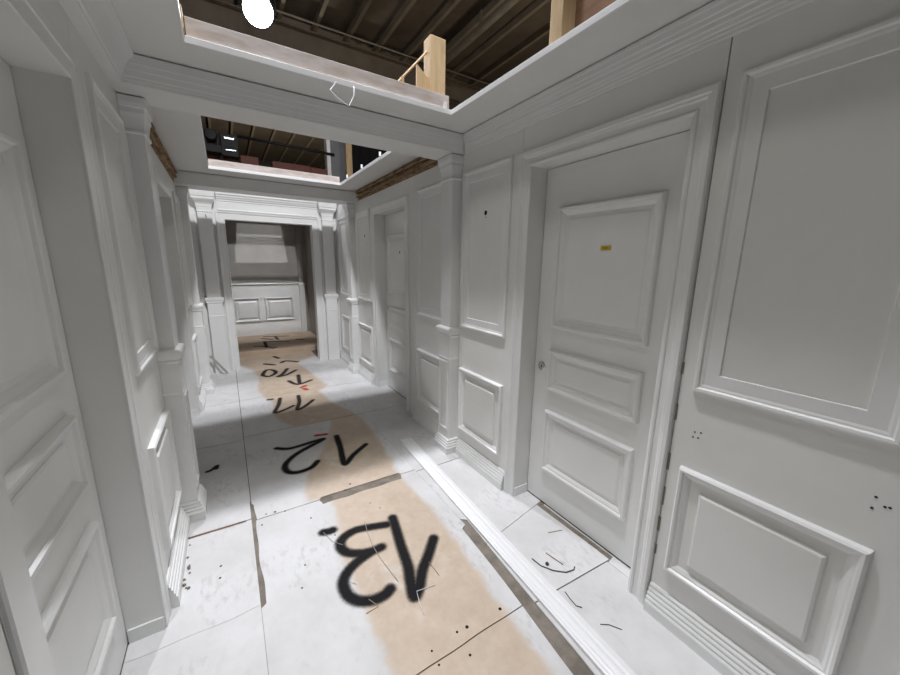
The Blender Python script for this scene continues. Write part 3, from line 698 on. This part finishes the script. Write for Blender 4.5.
# moving light on a tall stand
r = empty('stage_light', (.17, 8.78, 3.58)); tag(r, 'black stage lighting fixture with a silver face seen at the left of the second opening', 'stage light')
r['_w'] = Vector((.17, 8.78, 3.58))
MB().box((-.10, 8.70, 3.60), (.44, 8.96, 3.74)).build('base_box', M_BLACK, r, bevel=.01)
MB().box((-.12, 8.74, 3.74), (-.06, 8.90, 4.02)).build('yoke_arm', M_BLACK, r, bevel=.01)
MB().box((.10, 8.74, 3.74), (.15, 8.90, 4.02)).build('yoke_arm', M_BLACK, r, bevel=.01)
MB().lathe((.02, 8.95, 3.90), (0,-1,0), [(0,.07),(.05,.10),(.25,.11),(.30,.09),(.31,.02)], 16).build('lamp_head', M_BLACK, r)
hb = MB().box((.17, 8.69, 3.56), (.46, 8.93, 3.96)).build('ballast_box', M_BLACK, r, bevel=.012)
MB().box((.23, 8.678, 3.86), (.40, 8.69, 3.90)).build('silver_plate', M_SILV, hb, bevel=.004)
MB().box((.24, 8.678, 3.66), (.42, 8.69, 3.685)).build('silver_plate', M_SILV, hb, bevel=.004)
MB().box((.22, 8.676, 3.72), (.42, 8.69, 3.78)).build('cooling_grille', M_BLACK, hb)
MB().tube([(.17, 8.80, -.006), (.17, 8.80, 3.62)], .03, 10).build('stand_pole', M_BLACK, r)
o = MB().tube([(.48, 9.052, 4.05), (2.42, 9.052, 4.005)], .028, 10).build('black_pole', M_BLACK, smooth=True); tag(o, 'black horizontal pole running from the stage light to the grey column', 'pole')  # plain black pole, carries no drape

# ------------------------------------------------------------------ light
def area(name, loc, target, size, power, col=(1,1,1), spread=180):
    l = bpy.data.lights.new(name, 'AREA'); l.shape = 'DISK'; l.size = size; l.energy = power; l.color = col; l.spread = R(spread)
    o = bpy.data.objects.new(name, l); COL.objects.link(o); o.location = loc
    o.rotation_euler = (Vector(target)-Vector(loc)).to_track_quat('-Z', 'Y').to_euler(); return o
area('work_lamp_light', LA+aim*.05, LA+aim*3, .26, 112, (.92, .93, 1), 100)
area('hall_and_fill_light', (.60, 1.60, 5.5), (.6, 5.0, .8), .24, 400, (.945, .95, 1))
area('hall_and_fill_light', (.55, .75, 5.9), (.6, .75, 0), .30, 30, (1, 1, .98))  # added overhead fill, grazes the walls to bring out the mouldings
area('hall_and_fill_light', (-.75, .9, 5.9), (1.2, 1.2, 1.0), .45, 55, (1, .995, .90))  # added side fill raking down the right wall
area('hall_and_fill_light', (1.95, 1.0, 5.9), (0, 1.3, 1.0), .45, 55, (1, .995, .90))  # added side fill raking down the left wall
area('hall_and_fill_light', (-5.5, 2.0, 5.2), (1.5, 2.0, 2.0), 2.0, 22, (1, 1, .82))  # added low soft fill for the upper right wall
area('hall_and_fill_light', (7.0, 2.0, 5.2), (-.3, 2.0, 2.0), 2.0, 22, (1, 1, .82))  # added low soft fill for the upper left wall
area('hall_and_fill_light', (.65, 4.5, 5.5), (.65, 6.86, 2.48), .12, 16, (.98, .98, 1), 34)
area('roof_fill_light', (6.0, 4.0, 2.8), (4.0, 6.0, 6.4), .8, 140, (1, .9, .75))  # added uplight out of view, brightens the roof above the near opening
area('roof_fill_light', (2.0, 12.5, 2.6), (2.0, 14.0, 6.4), .8, 420, (1, .93, .8))  # added uplight hidden behind the scenery boards, brightens the far roof
W = bpy.data.worlds.new('hall_ambience'); S.world = W; W.use_nodes = True
W.node_tree.nodes['Background'].inputs[0].default_value = (.9, .95, 1, 1); W.node_tree.nodes['Background'].inputs[1].default_value = .05

# ------------------------------------------------------------------ camera
yaw, pitch, roll, H, F = R(32.045), R(11.5534), R(.8808), 1.55, 356.637
f = Vector((math.sin(yaw)*math.cos(pitch), math.cos(yaw)*math.cos(pitch), -math.sin(pitch)))
rt = Vector((math.cos(yaw), -math.sin(yaw), 0)); up = rt.cross(f)
r2 = math.cos(roll)*rt+math.sin(roll)*up; u2 = -math.sin(roll)*rt+math.cos(roll)*up
cd = bpy.data.cameras.new('camera'); cam = bpy.data.objects.new('camera', cd); COL.objects.link(cam)
cd.sensor_width = 36; cd.lens = F/900*36; cd.clip_start = .02; cd.clip_end = 100
m = Matrix((r2, u2, -f)).transposed().to_4x4(); m.translation = (0, 0, H); cam.matrix_world = m
S.camera = cam
S.view_settings.view_transform = 'Standard'; S.view_settings.look = 'None'; S.view_settings.gamma = 1
S.view_settings.use_curve_mapping = False; S.view_settings.exposure = -1.05
for o in S.objects:
    if '_w' in o: del o['_w']
